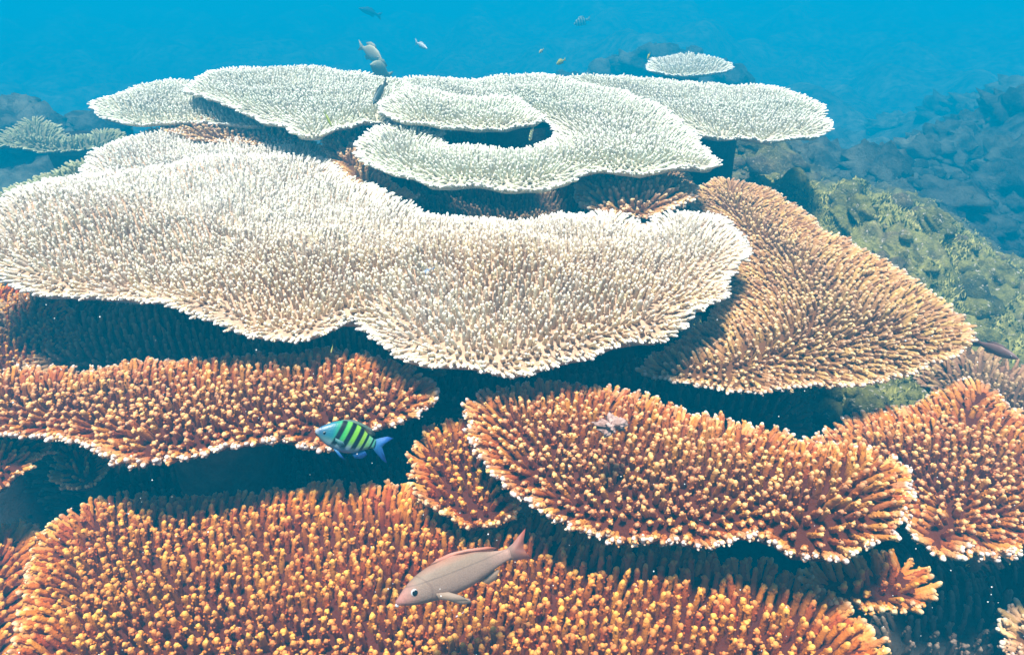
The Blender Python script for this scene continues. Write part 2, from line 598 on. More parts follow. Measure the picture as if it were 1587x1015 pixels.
def table_coral(name, label, cat, fam, lobes, spacing, length, singles=300, cell=0.03, thick=0.09, stalk=True, group=None, **kw):
    f = FAMILY[fam]
    base = lobes[0]
    root = empty(name, (base.c[0], base.c[1], max(0.2, float(ground_z(base.c[0], base.c[1])))), label, cat, group)
    off = np.array(root.location)
    for lb in lobes:
        lb.inset(length * 0.36)
        lb.build('plate', f['plate'], root, cell, thick)
    if stalk:
        zt = base.z0 - 0.03; zb = off[2] - 0.08
        if zt - zb > 0.05:
            V = []; F = []
            n = 18; k = 9
            size = min(0.16, 0.20 * math.sqrt(max(1e-4, (np.ptp(base.poly[:, 0]) * np.ptp(base.poly[:, 1])))))
            back = 0.22 * np.ptp(base.poly[:, 1])
            for i in range(k):
                t = i / (k - 1)
                r0 = size * (0.75 + 0.5 * max(0, t - 0.55) ** 1.5 * 2 + 0.35 * (1 - t) ** 2)
                for s in range(n):
                    a = 2 * math.pi * s / n
                    r = r0 * (1 + 0.18 * float(perlin(2.3 * math.cos(a) + 7 * base.seed, 2.3 * math.sin(a) + 4 * t, 5)))
                    V.append((r * math.cos(a), r * math.sin(a) + back, zb + (zt - zb) * t - off[2]))
            for i in range(k - 1):
                for s in range(n):
                    F.append((i * n + s, i * n + (s + 1) % n, (i + 1) * n + (s + 1) % n, (i + 1) * n + s))
            mesh_obj('stalk', V, F, STALK, root)
    PP, DD, SS, II = [], [], [], []
    for j, lb in enumerate(lobes):
        P, D, S, I = scatter(lb, spacing, length, other=[o for o in lobes if o is not lb and o.z0 > lb.z0 + 0.004], **kw)
        PP.append(P); DD.append(D); SS.append(S); II.append(I)
    P = np.vstack(PP); D = np.vstack(DD); S = np.vstack(SS); I = np.concatenate(II)
    rot = rot_from_dir(D, rng.uniform(0, 6.28, len(P)))
    single = np.zeros(len(P), bool)
    if singles:
        if len(P) <= singles:
            single[:] = True
        else:
            vis = seen_from_camera(P, lobes)
            dist = np.linalg.norm(P - np.array([0, 0, CAM_Z]), axis=1)
            score = np.where(vis, dist, dist + 100)
            single[np.argsort(score)[:singles]] = True
    for i in np.nonzero(single)[0]:
        o = bpy.data.objects.new('branch', f['meshes'][I[i]])
        o.location = P[i] - off
        o.rotation_euler = rot[i]
        o.scale = S[i]
        o.parent = root
        COL.objects.link(o)
        if f['proto'][I[i]] is None:
            f['proto'][I[i]] = o
    rest = ~single
    if rest.any():
        me = bpy.data.meshes.new('branches')
        me.from_pydata([tuple(p) for p in (P[rest] - off)], [], [])
        a = me.attributes.new('rot', 'FLOAT_VECTOR', 'POINT'); a.data.foreach_set('vector', rot[rest].ravel())
        a = me.attributes.new('scl', 'FLOAT_VECTOR', 'POINT'); a.data.foreach_set('vector', S[rest].ravel())
        a = me.attributes.new('idx', 'INT', 'POINT'); a.data.foreach_set('value', I[rest].astype(np.int32))
        o = bpy.data.objects.new('branches', me)
        o.parent = root
        o['kind'] = 'stuff'
        COL.objects.link(o)
        PENDING.append((o, fam))
    return root


PENDING = []      # the masses of small branchlets get their node tree once every kind has a model branch


# ------------------------------------------------------------------ reef floor
def ground_z(x, y):
    x = np.asarray(x, float); y = np.asarray(y, float)
    r = np.hypot(x, y)
    z = 0.78 - 0.10 * smooth01((y - 3.6) / 3.5)
    # algae-covered shoulder right of the tables, falling away to the right and to the back
    sh = np.exp(-((x - 1.45) / 0.80) ** 2 - ((y - 3.45) / 0.95) ** 2)
    z = z + sh * (0.36 + 0.16 * fbm(x * 2.3, y * 2.3, 3, 91) + 0.16 * np.abs(fbm(x * 5, y * 5, 2, 93)))
    z = z - 0.75 * smooth01((x - 2.0 - 0.15 * (y - 3)) / 1.6) * smooth01((y - 1.8) / 1.5)
    z = z - 0.45 * smooth01((-x - 1.4) / 1.2) * smooth01((y - 2.2) / 1.5)
    far = smooth01((y - 4.2) / 3)
    z = z - 0.5 * smooth01((y - 4.6) / 4) - 1.3 * smooth01((y - 5.2) / 5) * (1 - 0.6 * smooth01((x - 1.0) / 2)) - 0.8 * smooth01((y - 9) / 16)
    z = z + (0.05 + 1.15 * far) * fbm(x * 0.42, y * 0.36, 2, 9)
    # reef rising again farther out: right, left and across the back
    hill = (1.05 * np.exp(-((x - 4.3) / 1.5) ** 2 - ((y - 6.6) / 1.5) ** 2) + 1.25 * np.exp(-((x + 4.0) / 1.4) ** 2 - ((y - 6.8) / 1.3) ** 2)
            + 0.95 * np.exp(-((x - 1.6) / 2.4) ** 2 - ((y - 10.2) / 1.3) ** 2) + 1.1 * np.exp(-((x + 2.2) / 2.0) ** 2 - ((y - 11.0) / 1.3) ** 2)
            + 1.2 * np.exp(-((x - 6.8) / 1.8) ** 2 - ((y - 10.5) / 1.6) ** 2))
    z = z + hill * (0.8 + 0.5 * fbm(x * 0.9, y * 0.9, 2, 61)) + 0.22 * np.minimum(hill, 1) * fbm(x * 2.4, y * 2.4, 3, 63)
    # hollow under the tables
    z = z - 0.42 * smooth01((x + 2.0) / 0.6) * smooth01((1.15 - x) / 0.4) * smooth01((y - 1.5) / 0.4) * smooth01((4.3 - y) / 0.6)
    z = z + (0.075 * np.abs(fbm(x * 2.6, y * 2.6, 3, 21)) + 0.04 * fbm(x * 7, y * 7, 3, 33)) * (1 - 0.85 * far)
    z = z - 0.22 * smooth01((1.0 - y) / 0.8)
    return z


def build_floor():
    ys = [-4.0]
    while ys[-1] < 40:
        y = ys[-1]
        ys.append(y + (0.35 if y < -0.5 else max(0.022, 0.0085 * max(y, 0) ** 1.15)))
    ys = np.array(ys)
    us = np.linspace(-1, 1, 300)
    gx = []; gy = []
    for y in ys:
        half = 2.2 + max(0, y) * 0.95 + (3 if y < 0 else 0)
        gx.append(us * half); gy.append(np.full(300, y))
    gx = np.array(gx); gy = np.array(gy)
    z = ground_z(gx, gy)
    fine = 0.035 * fbm(gx * 19, gy * 19, 3, 55) + 0.018 * fbm(gx * 50, gy * 50, 2, 66)
    z = z + fine * (1 - smooth01((gy - 4.5) / 2))
    nr, nc = gx.shape
    V = np.stack([gx.ravel(), gy.ravel(), z.ravel()], 1)
    i = np.arange(nr * nc).reshape(nr, nc)
    Q = np.stack([i[:-1, :-1].ravel(), i[:-1, 1:].ravel(), i[1:, 1:].ravel(), i[1:, :-1].ravel()], 1)
    m, nt, bs = new_mat('reef_rock_algae')
    pos = position(nt)
    n1 = noise(nt, pos, 2.2, 5, 0.6)
    c = ramp(nt, n1, [(0.30, (.07, .08, .04)), (0.43, (.28, .27, .07)), (0.52, (.48, .45, .12)), (0.64, (.25, .19, .11)), (0.80, (.50, .43, .23))])
    n2 = noise(nt, pos, 17, 5, 0.7)
    c = mixc(nt, ramp(nt, n2, [(0.38, (0, 0, 0)), (0.66, (1, 1, 1))]), mixc(nt, 0.75, c, (.03, .035, .03)), c)
    n3 = noise(nt, pos, 48, 3, 0.6)
    c = mixc(nt, ramp(nt, n3, [(0.62, (0, 0, 0)), (0.68, (1, 1, 1))]), c, (.60, .55, .44))
    # farther out: pale sand between dark reef heads
    far_c = ramp(nt, noise(nt, pos, 0.75, 4, 0.6), [(0.38, (.015, .02, .022)), (0.50, (.05, .06, .045)), (0.62, (.12, .13, .09)), (0.75, (.22, .22, .16))])
    sep = nt.nodes.new('ShaderNodeSeparateXYZ'); nt.links.new(pos, sep.inputs[0])
    rad = mathn(nt, 'ADD', mathn(nt, 'MULTIPLY', mathn(nt, 'MAXIMUM', mathn(nt, 'SUBTRACT', sep.outputs['X'], 1.6), 0.0), 0.9), sep.outputs['Y'])
    far_c = mixc(nt, ramp(nt, noise(nt, pos, 5, 5, 0.7), [(0.40, (0, 0, 0)), (0.60, (1, 1, 1))]), mixc(nt, 0.7, far_c, (.01, .012, .012)), mixc(nt, 0.12, far_c, (.50, .50, .40)))
    c = mixc(nt, ramp(nt, mathn(nt, 'MULTIPLY', rad, 0.1), [(0.44, (0, 0, 0)), (0.58, (1, 1, 1))]), c, far_c)
    # dead coral rock where the colonies stand, darkened to paint in their shade
    foot_shade = mathn(nt, 'LESS_THAN', mathn(nt, 'ADD', sep.outputs['X'], mathn(nt, 'ADD', mathn(nt, 'MULTIPLY', n1, 2.0), mathn(nt, 'MULTIPLY', n2, 0.8))), 2.25)
    foot_shade = mathn(nt, 'MULTIPLY', foot_shade, mathn(nt, 'LESS_THAN', mathn(nt, 'ADD', sep.outputs['Y'], mathn(nt, 'MULTIPLY', n1, 0.5)), 4.8))
    near_foot_shade = mathn(nt, 'LESS_THAN', mathn(nt, 'ADD', sep.outputs['Y'], mathn(nt, 'MULTIPLY', n2, 0.5)), 2.45)
    near_foot_shade = mathn(nt, 'MULTIPLY', near_foot_shade, mathn(nt, 'LESS_THAN', mathn(nt, 'ADD', sep.outputs['X'], mathn(nt, 'MULTIPLY', n1, 1.2)), 2.3))
    foot_shade = mathn(nt, 'MAXIMUM', foot_shade, near_foot_shade)
    c = mixc(nt, foot_shade, c, mixc(nt, n2, (.012, .009, .008), (.06, .04, .03)))
    nt.links.new(c, bs.inputs['Base Color'])
    bs.inputs['Roughness'].default_value = 0.95
    bs.inputs['Specular IOR Level'].default_value = 0.05
    bump(nt, noise(nt, pos, 60, 5, 0.7), 1.0, 0.03, bs)
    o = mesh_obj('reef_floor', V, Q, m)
    o['kind'] = 'structure'
    return m


rock_mat = build_floor()

# ------------------------------------------------------------------ the plates (outlines measured on the photograph)
main_front = Lobe([(-60, 405), (0, 342), (60, 306), (130, 272), (190, 258), (290, 262), (400, 245), (480, 240), (535, 266), (600, 308), (660, 335),
                   (740, 350), (820, 347), (880, 335), (940, 324), (985, 336), (1008, 350), (1012, 336), (1060, 325), (1110, 345), (1150, 375),
                   (1158, 395), (1130, 430), (1122, 458), (1070, 500), (1030, 525), (960, 540), (900, 550), (830, 560), (730, 570), (650, 558),
                   (600, 540), (572, 520), (556, 498), (520, 508), (450, 522), (380, 512), (320, 498), (250, 486), (200, 470), (150, 462),
                   (100, 456), (40, 448), (-20, 428)], 0.85, (0, 0.02), 0.065, 1.9, seed=1, swells=[(150, 320, 0.035, 0.30), (740, 380, 0.03, 0.3)])
main_back = Lobe([(128, 290), (135, 250), (165, 228), (215, 208), (260, 200), (305, 205), (335, 217), (400, 212), (470, 222), (518, 240), (540, 275),
                  (480, 300), (300, 320), (180, 310)], 0.90, (0, 0.02), 0.03, 2.5, seed=2)
up_ring = Lobe([(553, 240), (558, 224), (585, 206), (630, 192), (640, 170), (600, 150), (590, 132), (650, 124), (720, 124), (790, 117), (850, 117),
                (900, 130), (960, 140), (1010, 165), (1050, 185), (1085, 215), (1100, 235), (1112, 250), (1095, 262), (1060, 258), (1000, 272),
                (940, 266), (905, 274), (870, 287), (800, 297), (740, 293), (680, 288), (620, 272), (580, 258)], 0.755, (0, 0), 0.03, 2.2,
               holes=[[(680, 214), (715, 229), (780, 235), (842, 230), (866, 214), (850, 186), (760, 172), (700, 182)]], seed=3)
up_inner = Lobe([(590, 176), (605, 152), (650, 140), (720, 150), (790, 154), (830, 174), (838, 190), (800, 199), (740, 203), (700, 198), (660, 192), (620, 190)],
                0.705, (0, 0.0), 0.02, 3, seed=4)
up_left = Lobe([(285, 143), (310, 122), (345, 108), (420, 106), (520, 110), (600, 119), (640, 140), (640, 178), (600, 188), (560, 192), (520, 203), (500, 216),
                (460, 214), (440, 196), (400, 180), (350, 165), (310, 152)], 0.745, (0.01, 0), 0.03, 2.5, seed=5)
back_left = Lobe([(143, 168), (170, 150), (230, 132), (290, 128), (340, 140), (400, 165), (440, 188), (400, 198), (330, 190), (250, 189), (190, 190)], 0.83, seed=6)
back_right = Lobe([(870, 122), (960, 122), (1040, 129), (1110, 130), (1170, 130), (1230, 145), (1270, 165), (1287, 190), (1275, 212), (1230, 218), (1190, 224),
                   (1150, 216), (1100, 212), (1050, 192), (960, 155)], 0.83, (0, 0), 0.03, 2.2, seed=7)
tan_right = Lobe([(990, 578), (1010, 556), (1060, 530), (1110, 490), (1120, 440), (1120, 400), (1090, 350), (1070, 305), (1090, 286), (1130, 278), (1180, 290),
                  (1240, 330), (1310, 375), (1380, 425), (1440, 465), (1490, 500), (1506, 522), (1490, 545), (1440, 560), (1380, 572), (1330, 590),
                  (1270, 602), (1190, 612), (1100, 608), (1040, 596)], 0.98, (0.03, 0.02), 0.04, 2.2, seed=8)
mid_left = Lobe([(-90, 640), (-60, 600), (0, 590), (100, 576), (250, 568), (400, 562), (520, 556), (600, 562), (650, 578), (674, 600), (660, 630), (620, 655),
                 (560, 672), (510, 695), (440, 695), (360, 700), (280, 715), (215, 727), (160, 710), (100, 690), (40, 680), (-40, 676)], 1.00, (0.10, 0.02), 0.03, 2.6, seed=9)
centre_right = Lobe([(722, 650), (735, 622), (780, 600), (860, 592), (930, 600), (1000, 622), (1100, 645), (1180, 668), (1240, 698), (1300, 714), (1350, 718),
                     (1385, 750), (1395, 790), (1398, 830), (1370, 855), (1300, 880), (1230, 878), (1190, 858), (1150, 845), (1080, 850), (1000, 835),
                     (930, 820), (870, 800), (810, 770), (760, 730), (730, 695)], 0.96, (0.02, 0.03), 0.04, 3, seed=10, swells=[(1320, 775, 0.045, 0.13)])
small_under = Lobe([(640, 712), (655, 692), (690, 675), (720, 668), (780, 690), (810, 740), (800, 805), (765, 815), (720, 828), (690, 805), (660, 780), (645, 740)],
                   1.05, (0, 0), 0.03, 3, seed=11)
right_edge = Lobe([(1235, 705), (1300, 660), (1380, 635), (1450, 615), (1520, 612), (1560, 640), (1640, 680), (1720, 760), (1660, 840), (1570, 860), (1510, 870),
                   (1455, 882), (1410, 850), (1385, 800), (1300, 740)], 1.10, (0.02, 0.02), 0.04, 3, seed=12)
bottom = Lobe([(38, 1000), (42, 930), (58, 870), (85, 822), (130, 780), (200, 766), (350, 770), (500, 772), (650, 775), (800, 800), (900, 830), (1000, 855),
               (1100, 875), (1180, 880), (1250, 900), (1325, 960), (1362, 1010), (1340, 1090), (1000, 1250), (500, 1260), (100, 1160), (30, 1070)],
              1.13, (0.09, 0.01), 0.05, 2.4, seed=13)
low_right = Lobe([(1250, 905), (1290, 878), (1380, 868), (1425, 890), (1442, 935), (1400, 952), (1330, 942), (1270, 935)], 1.08, seed=14)
low_left = Lobe([(-130, 1100), (-100, 860), (-20, 825), (40, 818), (58, 860), (42, 950), (40, 1080), (-20, 1140)], 1.30, seed=15)
corner = Lobe([(1545, 985), (1562, 952), (1600, 940), (1690, 960), (1710, 1080), (1600, 1090), (1560, 1020)], 1.30, seed=16)
right_dim = Lobe([(1420, 575), (1490, 548), (1560, 565), (1650, 610), (1680, 690), (1560, 665), (1480, 640)], 1.25, (0, 0), 0.05, 4, seed=17)
left_mound = Lobe([(-120, 740), (-120, 470), (-20, 440), (60, 450), (110, 490), (125, 560), (100, 650), (60, 730), (-20, 765)], 1.13, (-0.05, 0.0), 0.06, 4, dome=0.05, seed=18)
left_bush = Lobe([(85, 740), (95, 700), (130, 690), (165, 705), (165, 745), (125, 762)], 1.20, (0, 0), 0.04, 6, dome=0.05, seed=19)
left_brown = Lobe([(-120, 375), (-40, 322), (30, 290), (85, 268), (140, 252), (165, 268), (110, 300), (40, 345), (-40, 390)], 1.0, seed=20)
far_left = Lobe([(-20, 225), (10, 205), (50, 190), (85, 195), (110, 212), (165, 205), (195, 215), (150, 232), (90, 240), (30, 236)], 1.25, (0, 0), 0.06, 2, seed=21)
shade_back = Lobe([(255, 195), (300, 175), (360, 168), (420, 178), (455, 195), (478, 215), (420, 224), (350, 220), (285, 214)], 0.87, seed=22)
shade_mid = Lobe([(505, 225), (525, 200), (560, 190), (600, 196), (590, 220), (570, 245), (590, 275), (640, 310), (600, 312), (545, 285), (515, 255)], 0.86, (0, 0), 0.03, 4, seed=23)
shade_right = Lobe([(898, 310), (905, 285), (930, 270), (980, 268), (1040, 275), (1075, 290), (1060, 318), (1010, 340), (960, 335), (915, 322)], 0.87, (0, 0), 0.04, 5, seed=24)
under_upper = Lobe([(500, 300), (540, 250), (640, 216), (800, 206), (960, 216), (1050, 250), (1080, 320), (1010, 385), (860, 420), (680, 415), (560, 360)],
                   1.04, (0, 0), 0.08, 3, seed=31)
under_main = Lobe([(-60, 520), (40, 462), (180, 462), (330, 480), (470, 500), (600, 520), (720, 545), (640, 585), (450, 590), (250, 590), (60, 580)],
                  1.12, (0, 0), 0.07, 3, seed=32)
under_mid = Lobe([(60, 705), (250, 690), (450, 680), (640, 650), (720, 690), (680, 790), (450, 800), (250, 805), (100, 795)], 1.34, (0, 0), 0.10, 4, seed=33)
under_centre = Lobe([(630, 560), (800, 560), (1000, 570), (1150, 600), (1260, 650), (1150, 690), (950, 650), (760, 650), (650, 650)], 1.17, (0, 0), 0.08, 4, seed=34)
under_right = Lobe([(1320, 905), (1450, 880), (1600, 850), (1680, 1000), (1620, 1110), (1350, 1090), (1290, 1000)], 1.38, (0, 0), 0.12, 4, seed=35)
far_a = Lobe([(1003, 104), (1020, 92), (1060, 86), (1105, 92), (1134, 104), (1110, 114), (1060, 119), (1020, 114)], 1.1, seed=25)
ALL_LOBES += [main_front, main_back, up_ring, up_inner, up_left, back_left, back_right, tan_right, mid_left, centre_right, small_under, right_edge,
              bottom, low_right, low_left, corner, right_dim, left_mound, left_bush, left_brown]

TC = 'table coral'
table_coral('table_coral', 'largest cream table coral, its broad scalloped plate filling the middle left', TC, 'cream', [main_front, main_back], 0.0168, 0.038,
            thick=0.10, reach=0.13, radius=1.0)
table_coral('table_coral', 'pale upper table coral coiled round a dark gap, resting highest of all', TC, 'pale', [up_ring, up_inner, up_left], 0.0175, 0.036, radius=1.0,
            thick=0.05, reach=0.16, cell=0.025)
table_coral('table_coral', 'tan pointed table coral spreading right from under the big cream plate', TC, 'tan', [tan_right], 0.0185, 0.040, radius=1.02, reach=0.34, lean_rim=74)
table_coral('table_coral', 'orange table coral whose white-tipped rim hangs over the right foreground', TC, 'orange', [centre_right], 0.0190, 0.039, radius=1.03, reach=0.13, lean_rim=64)
table_coral('table_coral', 'orange table coral behind the striped fish, shaded by the cream plate', TC, 'orange', [mid_left], 0.0205, 0.044, radius=1.02, reach=0.13, lean_rim=64)
table_coral('table_coral', 'deep orange table coral across the bottom, under the pinkish fish', TC, 'rust', [bottom], 0.0215, 0.045, radius=1.02, reach=0.12, lean_rim=62)
table_coral('table_coral', 'orange table coral cut by the right edge of the picture', TC, 'orange', [right_edge], 0.0205, 0.044, radius=1.02, reach=0.2)
table_coral('table_coral', 'small rust orange table coral tucked under the left end of the foreground plate', TC, 'rust', [small_under], 0.0205, 0.040, radius=1.05, reach=0.07, lean_rim=58)
table_coral('table_coral', 'small orange coral fan poking out below the right foreground plate', TC, 'rust', [low_right], 0.0215, 0.044, radius=1.0, reach=0.08, thick=0.05)
table_coral('table_coral', 'rust orange coral at the bottom left corner beside the large orange table', TC, 'rust', [low_left], 0.0240, 0.052, radius=1.05)
table_coral('table_coral', 'small tan coral peeping in at the bottom right corner', TC, 'tan', [corner], 0.024, 0.05, radius=1.05)
table_coral('table_coral', 'greenish cream table coral behind the upper plate on the right', TC, 'pale', [back_right], 0.0185, 0.036, radius=1.0, singles=0)
table_coral('table_coral', 'pale table coral tip jutting left behind the upper plate', TC, 'pale', [back_left], 0.0185, 0.036, radius=1.0, singles=0)
BC = 'branching coral'
table_coral('branching_coral', 'dim brown branching coral below the tip of the tan plate', BC, 'brown', [right_dim], 0.026, 0.05, singles=0, thick=0.12)
table_coral('branching_coral', 'rusty brown branching coral mound at the left edge below the cream plate', BC, 'rust', [left_mound], 0.021, 0.034, singles=0, thick=0.12)
table_coral('branching_coral', 'little rusty coral bush left below the orange middle table', BC, 'rust', [left_bush], 0.018, 0.03, singles=0, thick=0.08)
table_coral('branching_coral', 'olive brown coral ledge behind the cream plate at the left edge', BC, 'olive', [left_brown], 0.024, 0.045, singles=0)
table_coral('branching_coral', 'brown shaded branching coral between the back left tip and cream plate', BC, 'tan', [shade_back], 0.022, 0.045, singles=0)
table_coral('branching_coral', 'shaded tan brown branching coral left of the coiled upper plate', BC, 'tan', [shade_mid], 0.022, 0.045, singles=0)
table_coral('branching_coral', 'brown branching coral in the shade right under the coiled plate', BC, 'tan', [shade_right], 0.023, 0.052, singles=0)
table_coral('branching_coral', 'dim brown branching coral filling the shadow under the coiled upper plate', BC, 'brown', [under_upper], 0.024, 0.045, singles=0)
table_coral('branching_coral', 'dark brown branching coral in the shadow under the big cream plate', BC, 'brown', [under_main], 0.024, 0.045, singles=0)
table_coral('shade_dark_coral', 'dead branches darkened for shade in the gap between the middle and bottom orange tables', 'dead coral', 'dead', [under_mid], 0.028, 0.05, singles=0)  # this family's dark colour stands in for shade between the tables
table_coral('shade_dark_coral', 'dead branches painted shade-dark in the gap between cream plate and right foreground plate', 'dead coral', 'dead', [under_centre], 0.028, 0.05, singles=0)
table_coral('shade_dark_coral', 'dead coral darkened for deep shade on the seabed at the lower right', 'dead coral', 'dead', [under_right], 0.030, 0.05, singles=0)
table_coral('table_coral', 'hazy table coral far behind, left of the cream plate', TC, 'olive', [far_left], 0.035, 0.05, singles=0, cell=0.05)
table_coral('table_coral', 'small bright table coral standing alone beyond the upper plates', TC, 'pale', [far_a], 0.03, 0.05, singles=0, cell=0.05)

# every family needs one model branch per shape: families without single branches get them from their own first colony
for o, fam in list(PENDING):
    f = FAMILY[fam]
    for k in range(8):
        if f['proto'][k] is None:
            me = o.data
            b = bpy.data.objects.new('branch', f['meshes'][k])
            b.parent = o.parent
            b.location = me.vertices[37 * k % len(me.vertices)].co
            b.scale = (0.045, 0.045, 0.045)
            COL.objects.link(b)
            f['proto'][k] = b
for o, fam in PENDING:
    md = o.modifiers.new('branches', 'NODES')
    md.node_group = node_tree_for(fam)


# ------------------------------------------------------------------ fish
def attr_fac(nt, name):
    a = nt.nodes.new('ShaderNodeAttribute'); a.attribute_name = name
    return a.outputs['Fac']


def striped_material():
    m, nt, bs = new_mat('striped_fish_skin')
    u, v = attr_fac(nt, 'u'), attr_fac(nt, 'v')
    # between the bars: blue head, green to yellow flank; pale to blue belly
    flank = ramp(nt, u, [(0.0, (.34, .38, .40)), (0.05, (.03, .10, .18)), (0.2, (.012, .15, .19)), (0.33, (.04, .38, .09)), (0.46, (.16, .47, .03)), (0.62, (.24, .47, .03)), (0.74, (.08, .33, .22))])
    vv = mathn(nt, 'MULTIPLY_ADD', v, 2.2); vv.node.inputs[2].default_value = 0.5
    belly = ramp(nt, vv, [(0.06, (.015, .12, .36)), (0.16, (.16, .26, .34)), (0.30, (.20, .30, .30)), (0.42, (.10, .22, .14))])
    fac = ramp(nt, vv, [(0.26, (1, 1, 1)), (0.46, (0, 0, 0))])
    c = mixc(nt, fac, flank, belly)
    sl = mathn(nt, 'MULTIPLY_ADD', v, -0.26); nt.links.new(u, sl.node.inputs[2])
    B, W = (0, 0, 0), (1, 1, 1)
    bars = ramp(nt, sl, [(0.0, B), (0.235, B), (0.255, W), (0.300, W), (0.32, B), (0.362, B), (0.382, W), (0.430, W), (0.448, B), (0.492, B), (0.510, W), (0.560, W), (0.576, B),
                         (0.615, B), (0.625, W), (0.652, W), (0.662, B), (0.715, B), (0.722, W), (0.74, W), (0.75, B)])
    keep = ramp(nt, vv, [(0.16, B), (0.28, W)])
    bf = mathn(nt, 'MULTIPLY', bars, keep)
    c = mixc(nt, bf, c, (.004, .007, .010))
    nt.links.new(c, bs.inputs['Base Color'])
    bs.inputs['Roughness'].default_value = 0.4
    vor = nt.nodes.new('ShaderNodeTexVoronoi'); vor.inputs['Scale'].default_value = 420
    nt.links.new(position(nt), vor.inputs['Vector'])
    bump(nt, vor.outputs['Distance'], 0.25, 0.001, bs)
    return m


def snapper_material():
    m, nt, bs = new_mat('pinkish_fish_skin')
    u, v = attr_fac(nt, 'u'), attr_fac(nt, 'v')
    vv = mathn(nt, 'MULTIPLY_ADD', v, 3.2); vv.node.inputs[2].default_value = 0.5
    c = ramp(nt, vv, [(0.08, (.50, .34, .25)), (0.3, (.40, .265, .19)), (0.55, (.31, .21, .15)), (0.8, (.25, .18, .12)), (0.97, (.38, .17, .10))])
    c = mixc(nt, ramp(nt, u, [(0.02, (1, 1, 1)), (0.16, (0, 0, 0))]), c, (.50, .20, .15))
    c = mixc(nt, ramp(nt, u, [(0.66, (0, 0, 0)), (0.84, (1, 1, 1))]), c, (.52, .30, .22))
    n1 = noise(nt, position(nt), 45, 3)
    c = mixc(nt, mathn(nt, 'MULTIPLY', n1, 0.45), c, (.16, .11, .09))
    # rear edge of the gill cover
    gl = mathn(nt, 'ADD', u, mathn(nt, 'MULTIPLY', mathn(nt, 'MULTIPLY', v, v), 6.0))
    K, W = (0, 0, 0), (1, 1, 1)
    ge = ramp(nt, gl, [(0.225, K), (0.236, W), (0.240, W), (0.250, K)])
    c = mixc(nt, mathn(nt, 'MULTIPLY', ge, 0.3), c, (.10, .05, .04))
    nt.links.new(c, bs.inputs['Base Color'])
    bs.inputs['Roughness'].default_value = 0.6
    bs.inputs['Specular IOR Level'].default_value = 0.2
    vor = nt.nodes.new('ShaderNodeTexVoronoi'); vor.inputs['Scale'].default_value = 420
    nt.links.new(position(nt), vor.inputs['Vector'])
    c = mixc(nt, ramp(nt, vor.outputs['Distance'], [(0.25, K), (0.75, W)]), c, mixc(nt, 0.16, c, (.08, .06, .045)))
    ll = ramp(nt, mathn(nt, 'ADD', vv, mathn(nt, 'MULTIPLY', u, 0.12)), [(0.70, K), (0.715, W), (0.725, W), (0.74, K)])
    c = mixc(nt, mathn(nt, 'MULTIPLY', ll, 0.35), c, (.07, .05, .04))
    nt.links.new(c, bs.inputs['Base Color'])
    bump(nt, vor.outputs['Distance'], 0.3, 0.001, bs)
    return m


def fin_material(name, c1, c2, alpha=0.78):
    """fin membrane: rays along its length from the root (c1) to the free edge (c2)"""
    m, nt, bs = new_mat(name)
    e = attr_fac(nt, 'edge')
    c = ramp(nt, e, [(0.1, c1), (0.9, c2)])
    nt.links.new(c, bs.inputs['Base Color'])
    bs.inputs['Roughness'].default_value = 0.5
    bs.inputs['Alpha'].default_value = alpha
    wv = nt.nodes.new('ShaderNodeTexWave'); wv.inputs['Scale'].default_value = 90
    wv.inputs['Distortion'].default_value = 1.5
    bump(nt, wv.outputs['Fac'], 0.25, 0.001, bs)
    return m


def fish_body(prof, L, mat, root):
    xs = np.linspace(0, 1, 34) ** 0.9
    px = np.array([p[0] for p in prof])
    x = xs * px[-1]
    top = np.interp(x, px, [p[1] for p in prof]); bot = np.interp(x, px, [p[2] for p in prof]); wid = np.interp(x, px, [p[3] for p in prof])
    ker = np.array([.25, .5, .25])
    for arr in (top, bot, wid):
        e = np.r_[arr[0], arr, arr[-1]]
        arr[:] = np.convolve(e, ker, 'valid')
    N = 20
    V = []; F = []; U = []; W = []
    for i in range(len(x)):
        c = (top[i] + bot[i]) / 2; hh = (top[i] - bot[i]) / 2
        for s in range(N):
            a = 2 * math.pi * s / N
            ca, sa = math.cos(a), math.sin(a)
            yy = wid[i] * math.copysign(abs(ca) ** 0.9, ca)
            zz = c + hh * sa
            V.append(((0.5 - x[i]) * L, yy * L, zz * L)); U.append(x[i]); W.append(zz)
    for i in range(len(x) - 1):
        for s in range(N):
            F.append((i * N + s, i * N + (s + 1) % N, (i + 1) * N + (s + 1) % N, (i + 1) * N + s))
    F.append(tuple(range(N))[::-1]); F.append(tuple((len(x) - 1) * N + s for s in range(N)))
    o = mesh_obj('body', V, F, mat, root)
    for n, vals in (('u', U), ('v', W)):
        a = o.data.attributes.new(n, 'FLOAT', 'POINT'); a.data.foreach_set('value', vals)
    return o


